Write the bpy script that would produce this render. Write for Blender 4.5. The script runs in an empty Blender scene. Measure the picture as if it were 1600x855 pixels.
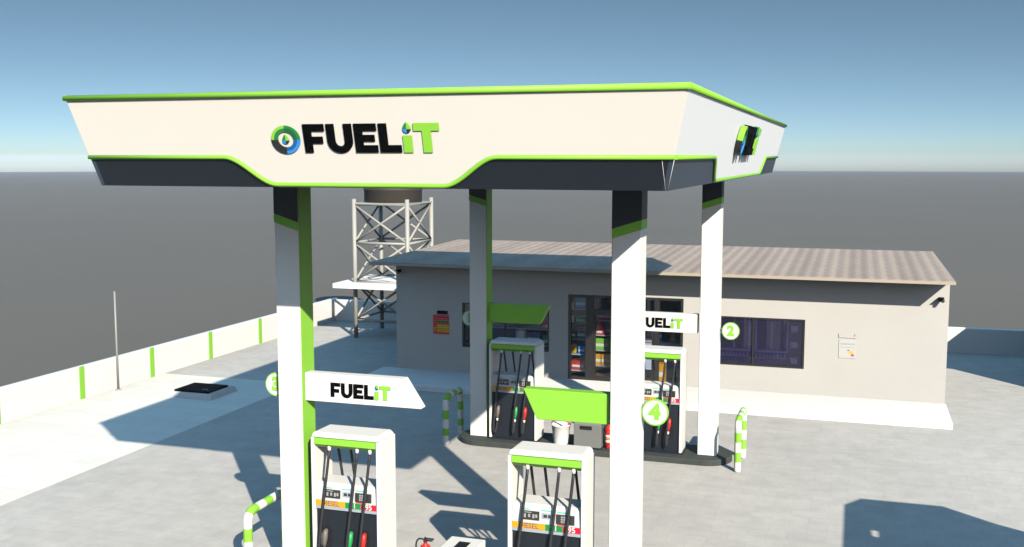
import bpy, bmesh, math, random
from mathutils import Vector, Matrix
R = math.radians
rnd = random.Random(7)
scene = bpy.context.scene
col = scene.collection

# ---------------------------------------------------------------- camera
cam = bpy.data.cameras.new('camera')
camo = bpy.data.objects.new('camera', cam); col.objects.link(camo)
cam.sensor_width = 36.0; cam.lens = 36.0 * 1663.4 / 1600.0
cam.clip_start = 0.1; cam.clip_end = 6000
camo.location = (0, 0, 6.2)
camo.rotation_euler = (math.pi / 2 - 0.10905, 0.0, 0.31393)
scene.camera = camo

# ---------------------------------------------------------------- sky and sun
SUN_AZ, SUN_EL = R(-51.5), R(29.5)          # azimuth from +X, counter-clockwise
world = bpy.data.worlds.new('World'); scene.world = world
world.use_nodes = True
wn, wl = world.node_tree.nodes, world.node_tree.links
wn.clear()
sky = wn.new('ShaderNodeTexSky'); sky.sky_type = 'NISHITA'; sky.sun_disc = False
sky.sun_elevation = SUN_EL; sky.sun_rotation = math.pi / 2 - SUN_AZ
sky.altitude = 0; sky.air_density = 1.0; sky.dust_density = 1.15; sky.ozone_density = 2.6
# the whole daylight gradient of this sky sits in its lowest ten degrees
tc = wn.new('ShaderNodeTexCoord'); mp = wn.new('ShaderNodeMapping'); mp.vector_type = 'POINT'
mp.inputs['Scale'].default_value = (1, 1, 3.2); mp.inputs['Location'].default_value = (0, 0, 0.05)
nv = wn.new('ShaderNodeVectorMath'); nv.operation = 'NORMALIZE'
wl.new(tc.outputs['Generated'], mp.inputs['Vector']); wl.new(mp.outputs['Vector'], nv.inputs[0])
wl.new(nv.outputs['Vector'], sky.inputs['Vector'])
bg = wn.new('ShaderNodeBackground'); bg.inputs['Strength'].default_value = 0.085
wo = wn.new('ShaderNodeOutputWorld')
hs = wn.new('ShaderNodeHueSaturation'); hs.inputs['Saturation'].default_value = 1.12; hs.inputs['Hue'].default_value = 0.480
# sky brightened and saturated above the visible band, added to lift shaded walls
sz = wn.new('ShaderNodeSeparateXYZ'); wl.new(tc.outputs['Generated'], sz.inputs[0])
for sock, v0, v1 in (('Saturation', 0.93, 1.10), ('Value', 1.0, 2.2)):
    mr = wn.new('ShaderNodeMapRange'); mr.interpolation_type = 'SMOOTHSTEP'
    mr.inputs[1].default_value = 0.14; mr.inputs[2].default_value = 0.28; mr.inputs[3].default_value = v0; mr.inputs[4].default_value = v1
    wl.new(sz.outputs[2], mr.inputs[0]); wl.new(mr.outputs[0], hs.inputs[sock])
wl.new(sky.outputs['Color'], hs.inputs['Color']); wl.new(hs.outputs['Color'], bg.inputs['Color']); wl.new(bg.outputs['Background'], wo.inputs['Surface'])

sun = bpy.data.lights.new('sun', 'SUN'); sun.energy = 5.0; sun.angle = R(0.5); sun.color = (1.0, 0.94, 0.84)
suno = bpy.data.objects.new('sun', sun); col.objects.link(suno)
SD = Vector((math.cos(SUN_AZ) * math.cos(SUN_EL), math.sin(SUN_AZ) * math.cos(SUN_EL), math.sin(SUN_EL)))
suno.rotation_euler = (-SD).to_track_quat('-Z', 'Y').to_euler(); suno.location = (20, -20, 30)

vs = scene.view_settings
vs.view_transform = 'Standard'; vs.look = 'None'; vs.exposure = 0.5; vs.gamma = 1.0; vs.use_curve_mapping = False
scene.render.engine = 'CYCLES'
scene.cycles.volume_bounces = 0
scene.cycles.max_bounces = 8
scene.cycles.diffuse_bounces = 0
scene.cycles.transparent_max_bounces = 12

# ---------------------------------------------------------------- materials
def mat(name, base, rough=0.6, spec=0.5, var=0.0, scale=3.0, bump=0.0, bscale=60.0, metal=0.0, coat=0.0):
    m = bpy.data.materials.new(name); m.use_nodes = True
    n, l = m.node_tree.nodes, m.node_tree.links
    b = n['Principled BSDF']
    b.inputs['Base Color'].default_value = (*base, 1)
    b.inputs['Roughness'].default_value = rough
    b.inputs['Specular IOR Level'].default_value = spec
    b.inputs['Metallic'].default_value = metal
    b.inputs['Coat Weight'].default_value = coat
    if var > 0 or bump > 0:
        t = n.new('ShaderNodeTexCoord')
    if var > 0:
        no = n.new('ShaderNodeTexNoise'); no.inputs['Scale'].default_value = scale
        no.inputs['Detail'].default_value = 6; no.inputs['Roughness'].default_value = 0.65
        l.new(t.outputs['Object'], no.inputs['Vector'])
        mx = n.new('ShaderNodeMix'); mx.data_type = 'RGBA'
        mx.inputs[6].default_value = (*[c * (1 - var) for c in base], 1)
        mx.inputs[7].default_value = (*[min(1, c * (1 + var)) for c in base], 1)
        l.new(no.outputs['Fac'], mx.inputs[0]); l.new(mx.outputs[2], b.inputs['Base Color'])
    if bump > 0:
        nb = n.new('ShaderNodeTexNoise'); nb.inputs['Scale'].default_value = bscale; nb.inputs['Detail'].default_value = 4
        l.new(t.outputs['Object'], nb.inputs['Vector'])
        bp = n.new('ShaderNodeBump'); bp.inputs['Strength'].default_value = bump; bp.inputs['Distance'].default_value = 0.01
        l.new(nb.outputs['Fac'], bp.inputs['Height']); l.new(bp.outputs['Normal'], b.inputs['Normal'])
    return m

M = {}
M['white'] = mat('white_paint', (0.83, 0.81, 0.745), 0.45, 0.4, 0.04, 1.5)
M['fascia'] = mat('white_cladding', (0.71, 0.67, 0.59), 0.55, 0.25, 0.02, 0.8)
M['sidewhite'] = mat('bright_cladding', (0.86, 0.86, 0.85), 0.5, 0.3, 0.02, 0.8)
M['green'] = mat('lime_paint', (0.255, 0.58, 0.05), 0.45, 0.3, 0.05, 2.0)
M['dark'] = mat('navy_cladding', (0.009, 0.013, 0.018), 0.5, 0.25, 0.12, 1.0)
M['navy_lit'] = mat('navy_cladding_lit', (0.036, 0.050, 0.074), 0.5, 0.3, 0.1, 1.0)  # same navy panels, sunlit tone of the canopy sides put into the colour
M['black'] = mat('black_gloss', (0.001, 0.001, 0.0012), 0.7, 0.04)
M['tan'] = mat('tan_edge', (0.42, 0.36, 0.28), 0.7, 0.3)
M['kerbgrey'] = mat('hatch_kerb', (0.55, 0.54, 0.52), 0.85, 0.2, 0.06, 2.5)
M['notice'] = mat('notice_paper', (0.53, 0.515, 0.475), 0.8, 0.2)
M['rubber'] = mat('hose_rubber', (0.022, 0.022, 0.024), 0.55, 0.4)
M['panel'] = mat('dark_panel', (0.012, 0.016, 0.022), 0.55, 0.3, 0.15, 4)
M['recess'] = mat('nozzle_boot', (0.010, 0.010, 0.012), 0.7, 0.3)
M['face'] = mat('display_face', (0.62, 0.62, 0.60), 0.4, 0.4, 0.05, 5)
M['rim'] = mat('grey_rim', (0.36, 0.40, 0.43), 0.4, 0.5)
M['screen'] = mat('lcd_screen', (0.035, 0.032, 0.03), 0.25, 0.5)
M['lcd'] = mat('lcd_digits', (0.34, 0.35, 0.33), 0.4, 0.5)
M['teal'] = mat('teal_sticker', (0.16, 0.52, 0.44), 0.5, 0.4)
M['orange'] = mat('diesel_orange', (0.80, 0.36, 0.012), 0.45, 0.4)
M['fuelgreen'] = mat('fuel_green', (0.012, 0.24, 0.05), 0.45, 0.4)
M['red'] = mat('fuel_red', (0.62, 0.012, 0.04), 0.45, 0.4)
M['nozgrey'] = mat('nozzle_grey', (0.16, 0.14, 0.12), 0.5, 0.4)
M['nozgreen'] = mat('nozzle_green', (0.02, 0.33, 0.09), 0.4, 0.5)
M['nozred'] = mat('nozzle_red', (0.62, 0.02, 0.014), 0.4, 0.5)
M['steel'] = mat('galvanised_steel', (0.37, 0.355, 0.315), 0.5, 0.4, 0.10, 6)
M['polegrey'] = mat('pole_grey', (0.30, 0.29, 0.27), 0.5, 0.4)
M['tank'] = mat('tank_plastic', (0.050, 0.044, 0.036), 0.6, 0.3, 0.15, 2)
M['island'] = mat('kerb_paint', (0.052, 0.058, 0.052), 0.8, 0.3, 0.3, 5, 0.3, 40)
M['concrete'] = mat('concrete_white', (0.86, 0.85, 0.80), 0.85, 0.2, 0.06, 2.5, 0.15, 60)
M['bingrey'] = mat('bin_grey', (0.18, 0.18, 0.165), 0.6, 0.4, 0.1, 4)
M['lime'] = mat('lime_ring', (0.26, 0.56, 0.05), 0.4, 0.4)
M['dkgreen'] = mat('dark_green', (0.012, 0.20, 0.045), 0.4, 0.4)
M['dkgreen2'] = mat('deep_green', (0.006, 0.11, 0.03), 0.4, 0.4)
M['blue'] = mat('azure', (0.03, 0.26, 0.70), 0.4, 0.4)
M['dkblue'] = mat('deep_blue', (0.015, 0.10, 0.30), 0.4, 0.4)
M['char'] = mat('charcoal', (0.014, 0.015, 0.016), 0.4, 0.4)
M['frame'] = mat('black_aluminium', (0.020, 0.018, 0.016), 0.4, 0.5)
M['redpaint'] = mat('red_enamel', (0.58, 0.022, 0.014), 0.3, 0.5)
M['shelf'] = mat('shelf_white', (0.45, 0.46, 0.48), 0.5, 0.4)
M['purple'] = mat('dark_violet', (0.06, 0.045, 0.11), 0.4, 0.5)
M['fridgeframe'] = mat('fridge_frame', (0.62, 0.66, 0.80), 0.4, 0.5)
M['fridgeglass'] = mat('fridge_glass', (0.035, 0.03, 0.055), 0.15, 0.5)
M['yellow'] = mat('yellow', (0.75, 0.48, 0.02), 0.5, 0.4)
M['pink'] = mat('pink', (0.55, 0.06, 0.16), 0.5, 0.4)
M['brownfloor'] = mat('terracotta_floor', (0.30, 0.13, 0.07), 0.35, 0.5, 0.2, 3)
M['interior'] = mat('interior_wall', (0.62, 0.61, 0.62), 0.7, 0.3, 0.05, 2)
M['ceil'] = mat('ceiling_tile', (0.8, 0.8, 0.8), 0.8, 0.2)
M['earth'] = mat('bare_earth', (0.142, 0.131, 0.114), 0.95, 0.15, 0.10, 0.05)

def glass(name, tint, refl):
    m = bpy.data.materials.new(name); m.use_nodes = True
    n, l = m.node_tree.nodes, m.node_tree.links
    n.clear()
    o = n.new('ShaderNodeOutputMaterial'); t = n.new('ShaderNodeBsdfTransparent'); t.inputs['Color'].default_value = (*tint, 1)
    g = n.new('ShaderNodeBsdfGlossy'); g.inputs['Roughness'].default_value = 0.02
    f = n.new('ShaderNodeFresnel'); f.inputs['IOR'].default_value = refl
    mx = n.new('ShaderNodeMixShader')
    l.new(f.outputs[0], mx.inputs[0]); l.new(t.outputs[0], mx.inputs[1]); l.new(g.outputs[0], mx.inputs[2]); l.new(mx.outputs[0], o.inputs['Surface'])
    return m
M['glass'] = glass('clear_glass', (0.96, 0.98, 1.0), 1.35)
M['violetglass'] = glass('violet_glass', (0.86, 0.84, 0.97), 1.4)
def diffuse_lift(m, colr, f):          # diffuse violet added to brighten the pane, its interior gets too little light
    n, l = m.node_tree.nodes, m.node_tree.links
    o = n['Material Output']; src = o.inputs['Surface'].links[0].from_socket
    d = n.new('ShaderNodeBsdfDiffuse'); d.inputs['Color'].default_value = (*colr, 1)
    mx = n.new('ShaderNodeMixShader'); mx.inputs[0].default_value = f
    l.new(src, mx.inputs[1]); l.new(d.outputs[0], mx.inputs[2]); l.new(mx.outputs[0], o.inputs['Surface'])
diffuse_lift(M['violetglass'], (0.16, 0.14, 0.30), 0.10)

def textured_ground():
    # square pavers, faint joints, mottled
    m = mat('paving_blocks', (0.40, 0.385, 0.36), 0.85, 0.25)
    n, l = m.node_tree.nodes, m.node_tree.links; b = n['Principled BSDF']
    t = n.new('ShaderNodeTexCoord')
    br = n.new('ShaderNodeTexBrick'); br.inputs['Scale'].default_value = 1.0
    br.inputs['Brick Width'].default_value = 0.62; br.inputs['Row Height'].default_value = 0.31
    br.inputs['Mortar Size'].default_value = 0.012; br.inputs['Mortar Smooth'].default_value = 0.5; br.inputs['Bias'].default_value = 0.0
    br.inputs['Color1'].default_value = (0.52, 0.49, 0.438, 1); br.inputs['Color2'].default_value = (0.55, 0.519, 0.464, 1)
    br.inputs['Mortar'].default_value = (0.495, 0.466, 0.418, 1)
    l.new(t.outputs['Object'], br.inputs['Vector'])
    n1 = n.new('ShaderNodeTexNoise'); n1.inputs['Scale'].default_value = 2.2; n1.inputs['Detail'].default_value = 8; n1.inputs['Roughness'].default_value = 0.7
    n2 = n.new('ShaderNodeTexNoise'); n2.inputs['Scale'].default_value = 0.25; n2.inputs['Detail'].default_value = 3
    for q in (n1, n2): l.new(t.outputs['Object'], q.inputs['Vector'])
    r1 = n.new('ShaderNodeMapRange'); r1.inputs[1].default_value = 0.3; r1.inputs[2].default_value = 0.7; r1.inputs[3].default_value = 0.89; r1.inputs[4].default_value = 1.11
    r2 = n.new('ShaderNodeMapRange'); r2.inputs[1].default_value = 0.3; r2.inputs[2].default_value = 0.7; r2.inputs[3].default_value = 0.94; r2.inputs[4].default_value = 1.05
    l.new(n1.outputs['Fac'], r1.inputs[0]); l.new(n2.outputs['Fac'], r2.inputs[0])
    mu = n.new('ShaderNodeMath'); mu.operation = 'MULTIPLY'; l.new(r1.outputs[0], mu.inputs[0]); l.new(r2.outputs[0], mu.inputs[1])
    vm = n.new('ShaderNodeVectorMath'); vm.operation = 'SCALE'; l.new(br.outputs['Color'], vm.inputs[0]); l.new(mu.outputs[0], vm.inputs['Scale'])
    l.new(vm.outputs[0], b.inputs['Base Color'])
    bp = n.new('ShaderNodeBump'); bp.inputs['Strength'].default_value = 0.25; bp.inputs['Distance'].default_value = 0.01
    l.new(n1.outputs['Fac'], bp.inputs['Height']); l.new(bp.outputs['Normal'], b.inputs['Normal'])
    return m
M['paving'] = textured_ground()

def slab_mat():
    m = mat('pale_slabs', (0.75, 0.73, 0.67), 0.85, 0.2)
    n, l = m.node_tree.nodes, m.node_tree.links; b = n['Principled BSDF']
    t = n.new('ShaderNodeTexCoord')
    br = n.new('ShaderNodeTexBrick'); br.inputs['Scale'].default_value = 1.0
    br.inputs['Brick Width'].default_value = 3.0; br.inputs['Row Height'].default_value = 0.6; br.inputs['Mortar Size'].default_value = 0.012
    br.inputs['Color1'].default_value = (0.84, 0.805, 0.70, 1); br.inputs['Color2'].default_value = (0.80, 0.768, 0.672, 1); br.inputs['Mortar'].default_value = (0.70, 0.67, 0.60, 1)
    n1 = n.new('ShaderNodeTexNoise'); n1.inputs['Scale'].default_value = 1.4; n1.inputs['Detail'].default_value = 7
    l.new(t.outputs['Object'], n1.inputs['Vector']); l.new(t.outputs['Object'], br.inputs['Vector'])
    r1 = n.new('ShaderNodeMapRange'); r1.inputs[3].default_value = 0.9; r1.inputs[4].default_value = 1.08
    l.new(n1.outputs['Fac'], r1.inputs[0])
    vm = n.new('ShaderNodeVectorMath'); vm.operation = 'SCALE'; l.new(br.outputs['Color'], vm.inputs[0]); l.new(r1.outputs[0], vm.inputs['Scale'])
    l.new(vm.outputs[0], b.inputs['Base Color'])
    return m
M['slab'] = slab_mat()

def wall_mat():
    m = mat('plaster_block', (0.62, 0.60, 0.55), 0.85, 0.2)
    n, l = m.node_tree.nodes, m.node_tree.links; b = n['Principled BSDF']
    t = n.new('ShaderNodeTexCoord'); sp = n.new('ShaderNodeSeparateXYZ'); cb = n.new('ShaderNodeCombineXYZ')
    l.new(t.outputs['Object'], sp.inputs[0])
    ad = n.new('ShaderNodeMath'); l.new(sp.outputs[0], ad.inputs[0]); l.new(sp.outputs[1], ad.inputs[1])
    l.new(ad.outputs[0], cb.inputs[0]); l.new(sp.outputs[2], cb.inputs[1])
    br = n.new('ShaderNodeTexBrick'); br.inputs['Scale'].default_value = 1.0
    br.inputs['Brick Width'].default_value = 0.25; br.inputs['Row Height'].default_value = 0.125; br.inputs['Mortar Size'].default_value = 0.008
    br.inputs['Color1'].default_value = (0.505, 0.485, 0.445, 1); br.inputs['Color2'].default_value = (0.510, 0.490, 0.449, 1); br.inputs['Mortar'].default_value = (0.520, 0.499, 0.457, 1)
    l.new(cb.outputs[0], br.inputs['Vector'])
    n1 = n.new('ShaderNodeTexNoise'); n1.inputs['Scale'].default_value = 0.8; n1.inputs['Detail'].default_value = 6
    l.new(t.outputs['Object'], n1.inputs['Vector'])
    r1 = n.new('ShaderNodeMapRange'); r1.inputs[3].default_value = 0.93; r1.inputs[4].default_value = 1.06
    l.new(n1.outputs['Fac'], r1.inputs[0])
    vm = n.new('ShaderNodeVectorMath'); vm.operation = 'SCALE'; l.new(br.outputs['Color'], vm.inputs[0]); l.new(r1.outputs[0], vm.inputs['Scale'])
    l.new(vm.outputs[0], b.inputs['Base Color'])
    return m
M['wall'] = wall_mat()

def roof_mat():
    m = mat('brown_roof_tiles', (0.22, 0.17, 0.14), 0.8, 0.25)
    n, l = m.node_tree.nodes, m.node_tree.links; b = n['Principled BSDF']
    t = n.new('ShaderNodeTexCoord')
    br = n.new('ShaderNodeTexBrick'); br.inputs['Scale'].default_value = 1.0
    br.inputs['Brick Width'].default_value = 0.30; br.inputs['Row Height'].default_value = 0.42; br.inputs['Mortar Size'].default_value = 0.035; br.inputs['Mortar Smooth'].default_value = 0.8
    br.inputs['Color1'].default_value = (0.415, 0.332, 0.268, 1); br.inputs['Color2'].default_value = (0.39, 0.312, 0.252, 1); br.inputs['Mortar'].default_value = (0.36, 0.287, 0.232, 1)
    l.new(t.outputs['Object'], br.inputs['Vector'])
    w = n.new('ShaderNodeTexWave'); w.wave_type = 'BANDS'; w.bands_direction = 'X'; w.inputs['Scale'].default_value = 0.24; w.inputs['Distortion'].default_value = 1.2
    l.new(t.outputs['Object'], w.inputs['Vector'])
    r1 = n.new('ShaderNodeMapRange'); r1.inputs[3].default_value = 0.90; r1.inputs[4].default_value = 1.04
    l.new(w.outputs['Fac'], r1.inputs[0])
    vm = n.new('ShaderNodeVectorMath'); vm.operation = 'SCALE'; l.new(br.outputs['Color'], vm.inputs[0]); l.new(r1.outputs[0], vm.inputs['Scale'])
    l.new(vm.outputs[0], b.inputs['Base Color'])
    w2 = n.new('ShaderNodeTexWave'); w2.wave_type = 'BANDS'; w2.bands_direction = 'X'; w2.inputs['Scale'].default_value = 1.05
    l.new(t.outputs['Object'], w2.inputs['Vector'])
    bp = n.new('ShaderNodeBump'); bp.inputs['Strength'].default_value = 0.5; bp.inputs['Distance'].default_value = 0.03
    l.new(w2.outputs['Fac'], bp.inputs['Height']); l.new(bp.outputs['Normal'], b.inputs['Normal'])
    return m
M['roof'] = roof_mat()

# ---------------------------------------------------------------- helpers
def BM(): return bmesh.new()
def quadbox(bm, P, mi=0):
    v = [bm.verts.new(p) for p in P]
    for f in ((3, 2, 1, 0), (4, 5, 6, 7), (0, 1, 5, 4), (1, 2, 6, 5), (2, 3, 7, 6), (3, 0, 4, 7)):
        bm.faces.new([v[i] for i in f]).material_index = mi
def box(bm, x0, x1, y0, y1, z0, z1, mi=0):
    quadbox(bm, [(x0, y0, z0), (x1, y0, z0), (x1, y1, z0), (x0, y1, z0), (x0, y0, z1), (x1, y0, z1), (x1, y1, z1), (x0, y1, z1)], mi)
def prism(bm, pts, f0, f1, mi=0):
    """pts 2-D polygon; f0 / f1 map (a, b) to the two 3-D faces"""
    a = [bm.verts.new(f0(*p)) for p in pts]; b = [bm.verts.new(f1(*p)) for p in pts]
    k = len(pts)
    fs = [bm.faces.new(a[::-1]), bm.faces.new(b)]
    for i in range(k): fs.append(bm.faces.new((a[i], a[(i + 1) % k], b[(i + 1) % k], b[i])))
    for f in fs: f.material_index = mi
def prism_y(bm, pts, y0, y1, mi=0): prism(bm, pts, lambda a, b: (a, y0, b), lambda a, b: (a, y1, b), mi)
def prism_z(bm, pts, z0, z1, mi=0): prism(bm, pts, lambda a, b: (a, b, z0), lambda a, b: (a, b, z1), mi)
def prism_x(bm, pts, x0, x1, mi=0): prism(bm, pts, lambda a, b: (x0, a, b), lambda a, b: (x1, a, b), mi)
def tube(bm, path, r, n=10, mi=0, mifun=None, smooth=True):
    path = [Vector(p) for p in path]; k = len(path)
    rs = r if isinstance(r, (list, tuple)) else [r] * k
    d0 = (path[1] - path[0]).normalized()
    u = d0.orthogonal().normalized(); rings = []; L = 0
    for i, p in enumerate(path):
        if i == 0: d = d0
        elif i == k - 1: d = (path[i] - path[i - 1]).normalized()
        else: d = ((path[i] - path[i - 1]).normalized() + (path[i + 1] - path[i]).normalized()).normalized()
        u = (u - d * u.dot(d)).normalized(); w = d.cross(u)
        rings.append([bm.verts.new(p + (u * math.cos(2 * math.pi * j / n) + w * math.sin(2 * math.pi * j / n)) * rs[i]) for j in range(n)])
    for i in range(k - 1):
        seg = (path[i + 1] - path[i]).length; L += seg
        m = mifun(L - seg / 2) if mifun else mi
        for j in range(n):
            f = bm.faces.new((rings[i][j], rings[i][(j + 1) % n], rings[i + 1][(j + 1) % n], rings[i + 1][j])); f.smooth = smooth; f.material_index = m
    a = bm.faces.new(rings[0][::-1]); b = bm.faces.new(rings[-1])
    a.material_index = mifun(0) if mifun else mi; b.material_index = mifun(L) if mifun else mi
def lathe(bm, prof, c, n=24, mi=0):
    rings = [[bm.verts.new((c[0] + r * math.cos(2 * math.pi * j / n), c[1] + r * math.sin(2 * math.pi * j / n), c[2] + z)) for j in range(n)] for r, z in prof]
    for i in range(len(prof) - 1):
        for j in range(n):
            f = bm.faces.new((rings[i][j], rings[i][(j + 1) % n], rings[i + 1][(j + 1) % n], rings[i + 1][j])); f.material_index = mi; f.smooth = True
    bm.faces.new(rings[0][::-1]).material_index = mi; bm.faces.new(rings[-1]).material_index = mi
def obj(name, bm, mats, parent=None, bevel=0.0, loc=None, fix=True, matrix=None):
    if matrix is not None: bm.transform(matrix)
    if fix: bmesh.ops.recalc_face_normals(bm, faces=bm.faces)
    me = bpy.data.meshes.new(name); bm.to_mesh(me); bm.free()
    for m in (mats if isinstance(mats, (list, tuple)) else [mats]): me.materials.append(M[m])
    o = bpy.data.objects.new(name, me); col.objects.link(o)
    if parent: o.parent = parent
    if loc: o.location = loc
    if bevel:
        b = o.modifiers.new('bevel', 'BEVEL'); b.width = bevel; b.segments = 2; b.limit_method = 'ANGLE'; b.angle_limit = R(40)
    return o
def tag(o, label=None, cat=None, group=None, kind=None):
    if label: o['label'] = label
    if cat: o['category'] = cat
    if group: o['group'] = group
    if kind: o['kind'] = kind
    return o
def thing(name, label, cat, loc=(0, 0, 0), group=None):
    o = bpy.data.objects.new(name, None); o.empty_display_size = 0.2; col.objects.link(o); o.location = loc
    return tag(o, label, cat, group)
def dup(root, loc=None, label=None, parent=None, swap=None):
    c = root.copy(); col.objects.link(c)
    if parent: c.parent = parent
    if loc: c.location = loc
    if label: c['label'] = label
    for ch in list(root.children): dup(ch, parent=c)
    return c
def smoothstep(t): return t * t * (3 - 2 * t)

# lettering -----------------------------------------------------------------
def text_bm(s, size, bold=0.02, depth=0.004, align='CENTER'):
    cu = bpy.data.curves.new('lettering', 'FONT'); cu.body = s; cu.size = size; cu.offset = bold * size
    cu.extrude = depth / 2; cu.align_x = align; cu.align_y = 'CENTER'; cu.resolution_u = 4
    o = bpy.data.objects.new('lettering', cu); col.objects.link(o)
    bpy.context.view_layer.update()
    me = bpy.data.meshes.new_from_object(o.evaluated_get(bpy.context.evaluated_depsgraph_get()))
    bpy.data.objects.remove(o); bpy.data.curves.remove(cu)
    bm = BM(); bm.from_mesh(me); bpy.data.meshes.remove(me)
    bm.transform(Matrix.Rotation(math.pi / 2, 4, 'X'))          # stands up, faces -Y
    return bm
S = 0.27
def arc(cx, cz, rx, rz, a0, a1, n=8):
    return [(cx + rx * math.cos(R(a0 + (a1 - a0) * i / n)), cz + rz * math.sin(R(a0 + (a1 - a0) * i / n))) for i in range(n + 1)]
GL = {
 'F': (0.72, [(0, 0), (S, 0), (S, .32), (.64, .32), (.64, .56), (S, .56), (S, .75), (.72, .75), (.72, 1), (0, 1)]),
 'U': (0.86, [(0, 1)] + arc(.43, .40, .43, .42, 180, 360, 12) + [(.86, 1), (.86 - S, 1)] + arc(.43, .40, .43 - S, .18, 360, 180, 8) + [(S, 1)]),
 'E': (0.74, [(0, 0), (.74, 0), (.74, .25), (S, .25), (S, .385), (.66, .385), (.66, .61), (S, .61), (S, .75), (.74, .75), (.74, 1), (0, 1)]),
 'L': (0.70, [(0, 0), (.70, 0), (.70, .25), (S, .25), (S, 1), (0, 1)]),
 'i': (0.29, [(0, 0), (.29, 0), (.29, .58), (0, .58)]),
 'T': (0.82, [(.27, 0), (.55, 0), (.55, .74), (.82, .74), (.82, 1), (0, 1), (0, .74), (.27, .74)]),
}
def drop_half(cx, cz, r, h, side, top):
    """quarter of a drop: pointed top, round belly"""
    n = 6
    if top: pts = [(cx, cz)] + [(cx + side * r * math.sin(math.pi / 2 * (1 - i / n)) ** 0.8, cz + (h) * (i / n)) for i in range(n + 1)]
    else: pts = [(cx, cz)] + [(cx + side * r * math.cos(math.pi / 2 * i / n), cz - r * math.sin(math.pi / 2 * i / n)) for i in range(n + 1)]
    return pts
def drop(bm, cx, cz, r, h, y0, y1):
    for side, top, mi in ((-1, True, 0), (1, True, 1), (-1, False, 2), (1, False, 3)):
        prism_y(bm, drop_half(cx, cz, r, h, side, top), y0, y1, mi)
def wordmark(parent, H, ring, y0, depth, matrix, bevel=0.0):
    """FUEL in black, iT in lime; local frame: x right, z up, faces -Y; origin = lower left of the letters"""
    x = 0.0; blk = BM(); grn = BM(); dr = BM()
    for ch in 'FUELiT':
        w, pts = GL[ch]
        prism_y(blk if ch in 'FUEL' else grn, [((x + a) * H, b * H) for a, b in pts], y0 - depth, y0)
        if ch == 'i': drop(dr, (x + .15) * H, .80 * H, .13 * H, .24 * H, y0 - depth, y0)
        x += w + 0.075
    obj('black_lettering', blk, 'black', parent, matrix=matrix)
    obj('green_lettering', grn, 'green', parent, matrix=matrix)
    obj('drop_emblem', dr, ['dkgreen', 'lime', 'blue', 'char'], parent, matrix=matrix)
    if ring:
        rg = BM(); c = (-.64 * H, .46 * H); n = 12
        for q, (mo, mi_) in enumerate(((1, 4), (0, 1), (2, 2), (3, 5))):     # NE, NW, SW, SE
            for r0, r1, mm in ((.50, .40, mo), (.40, .27, mi_)):
                pts = [(c[0] + r0 * H * math.cos(R(q * 90 + 90 * i / n)), c[1] + r0 * H * math.sin(R(q * 90 + 90 * i / n))) for i in range(n + 1)]
                pts += [(c[0] + r1 * H * math.cos(R(q * 90 + 90 * i / n)), c[1] + r1 * H * math.sin(R(q * 90 + 90 * i / n))) for i in range(n, -1, -1)]
                prism_y(rg, pts, y0 - depth * (1 if r0 > .45 else .8), y0, mm)
        ro = obj('ring_emblem', rg, ['lime', 'dkgreen', 'char', 'blue', 'dkgreen2', 'dkblue'], parent, matrix=matrix)
        d2 = BM(); drop(d2, c[0], c[1] - .03 * H, .115 * H, .22 * H, y0 - depth, y0)
        obj('drop_emblem', d2, ['dkgreen', 'lime', 'blue', 'char'], ro, matrix=matrix)
    return x * H

# ================================================================= SETTING
RAD = 78000.0
bm = BM(); rings = []
radii = [0, 10, 25, 45, 70, 100, 150, 220, 320, 450, 600, 780, 980]
for r in radii:
    if r == 0: rings.append([bm.verts.new((0, 0, -0.03))]); continue
    rings.append([bm.verts.new((r * math.cos(2 * math.pi * j / 72), r * math.sin(2 * math.pi * j / 72), -0.03 - r * r / (2 * RAD))) for j in range(72)])
for j in range(72):
    bm.faces.new((rings[0][0], rings[1][j], rings[1][(j + 1) % 72]))
    for i in range(1, len(radii) - 1):
        bm.faces.new((rings[i][j], rings[i + 1][j], rings[i + 1][(j + 1) % 72], rings[i][(j + 1) % 72]))
g = obj('ground', bm, 'earth'); tag(g, kind='structure')
for p in g.data.polygons: p.use_smooth = True

bm = BM(); box(bm, -18.86, 16, -12, 36.2, -0.2, 0.0)
tag(obj('paved_forecourt', bm, 'paving'), kind='structure')
bm = BM(); box(bm, -18.86, -14.40, -12, 25.6, -0.1, 0.004)
tag(obj('pale_driveway', bm, 'slab'), kind='structure')
bm = BM(); box(bm, -12.95, 2.23, 25.75, 27.805, -0.1, 0.15)
tag(obj('walkway', bm, 'concrete', bevel=0.015), kind='structure')

bm = BM(); box(bm, -1000, 1000, -1000, 1000, -14, 7.6)
hz = bpy.data.materials.new('haze'); hz.use_nodes = True
hn, hl = hz.node_tree.nodes, hz.node_tree.links; hn.clear()
ho = hn.new('ShaderNodeOutputMaterial'); hv = hn.new('ShaderNodeVolumePrincipled')
hv.inputs['Color'].default_value = (0.62, 0.80, 1.0, 1); hv.inputs['Density'].default_value = 0.00026; hv.inputs['Anisotropy'].default_value = -0.35
hl.new(hv.outputs[0], ho.inputs['Volume']); M['haze'] = hz
tag(obj('haze', bm, 'haze'), kind='stuff')

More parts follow.
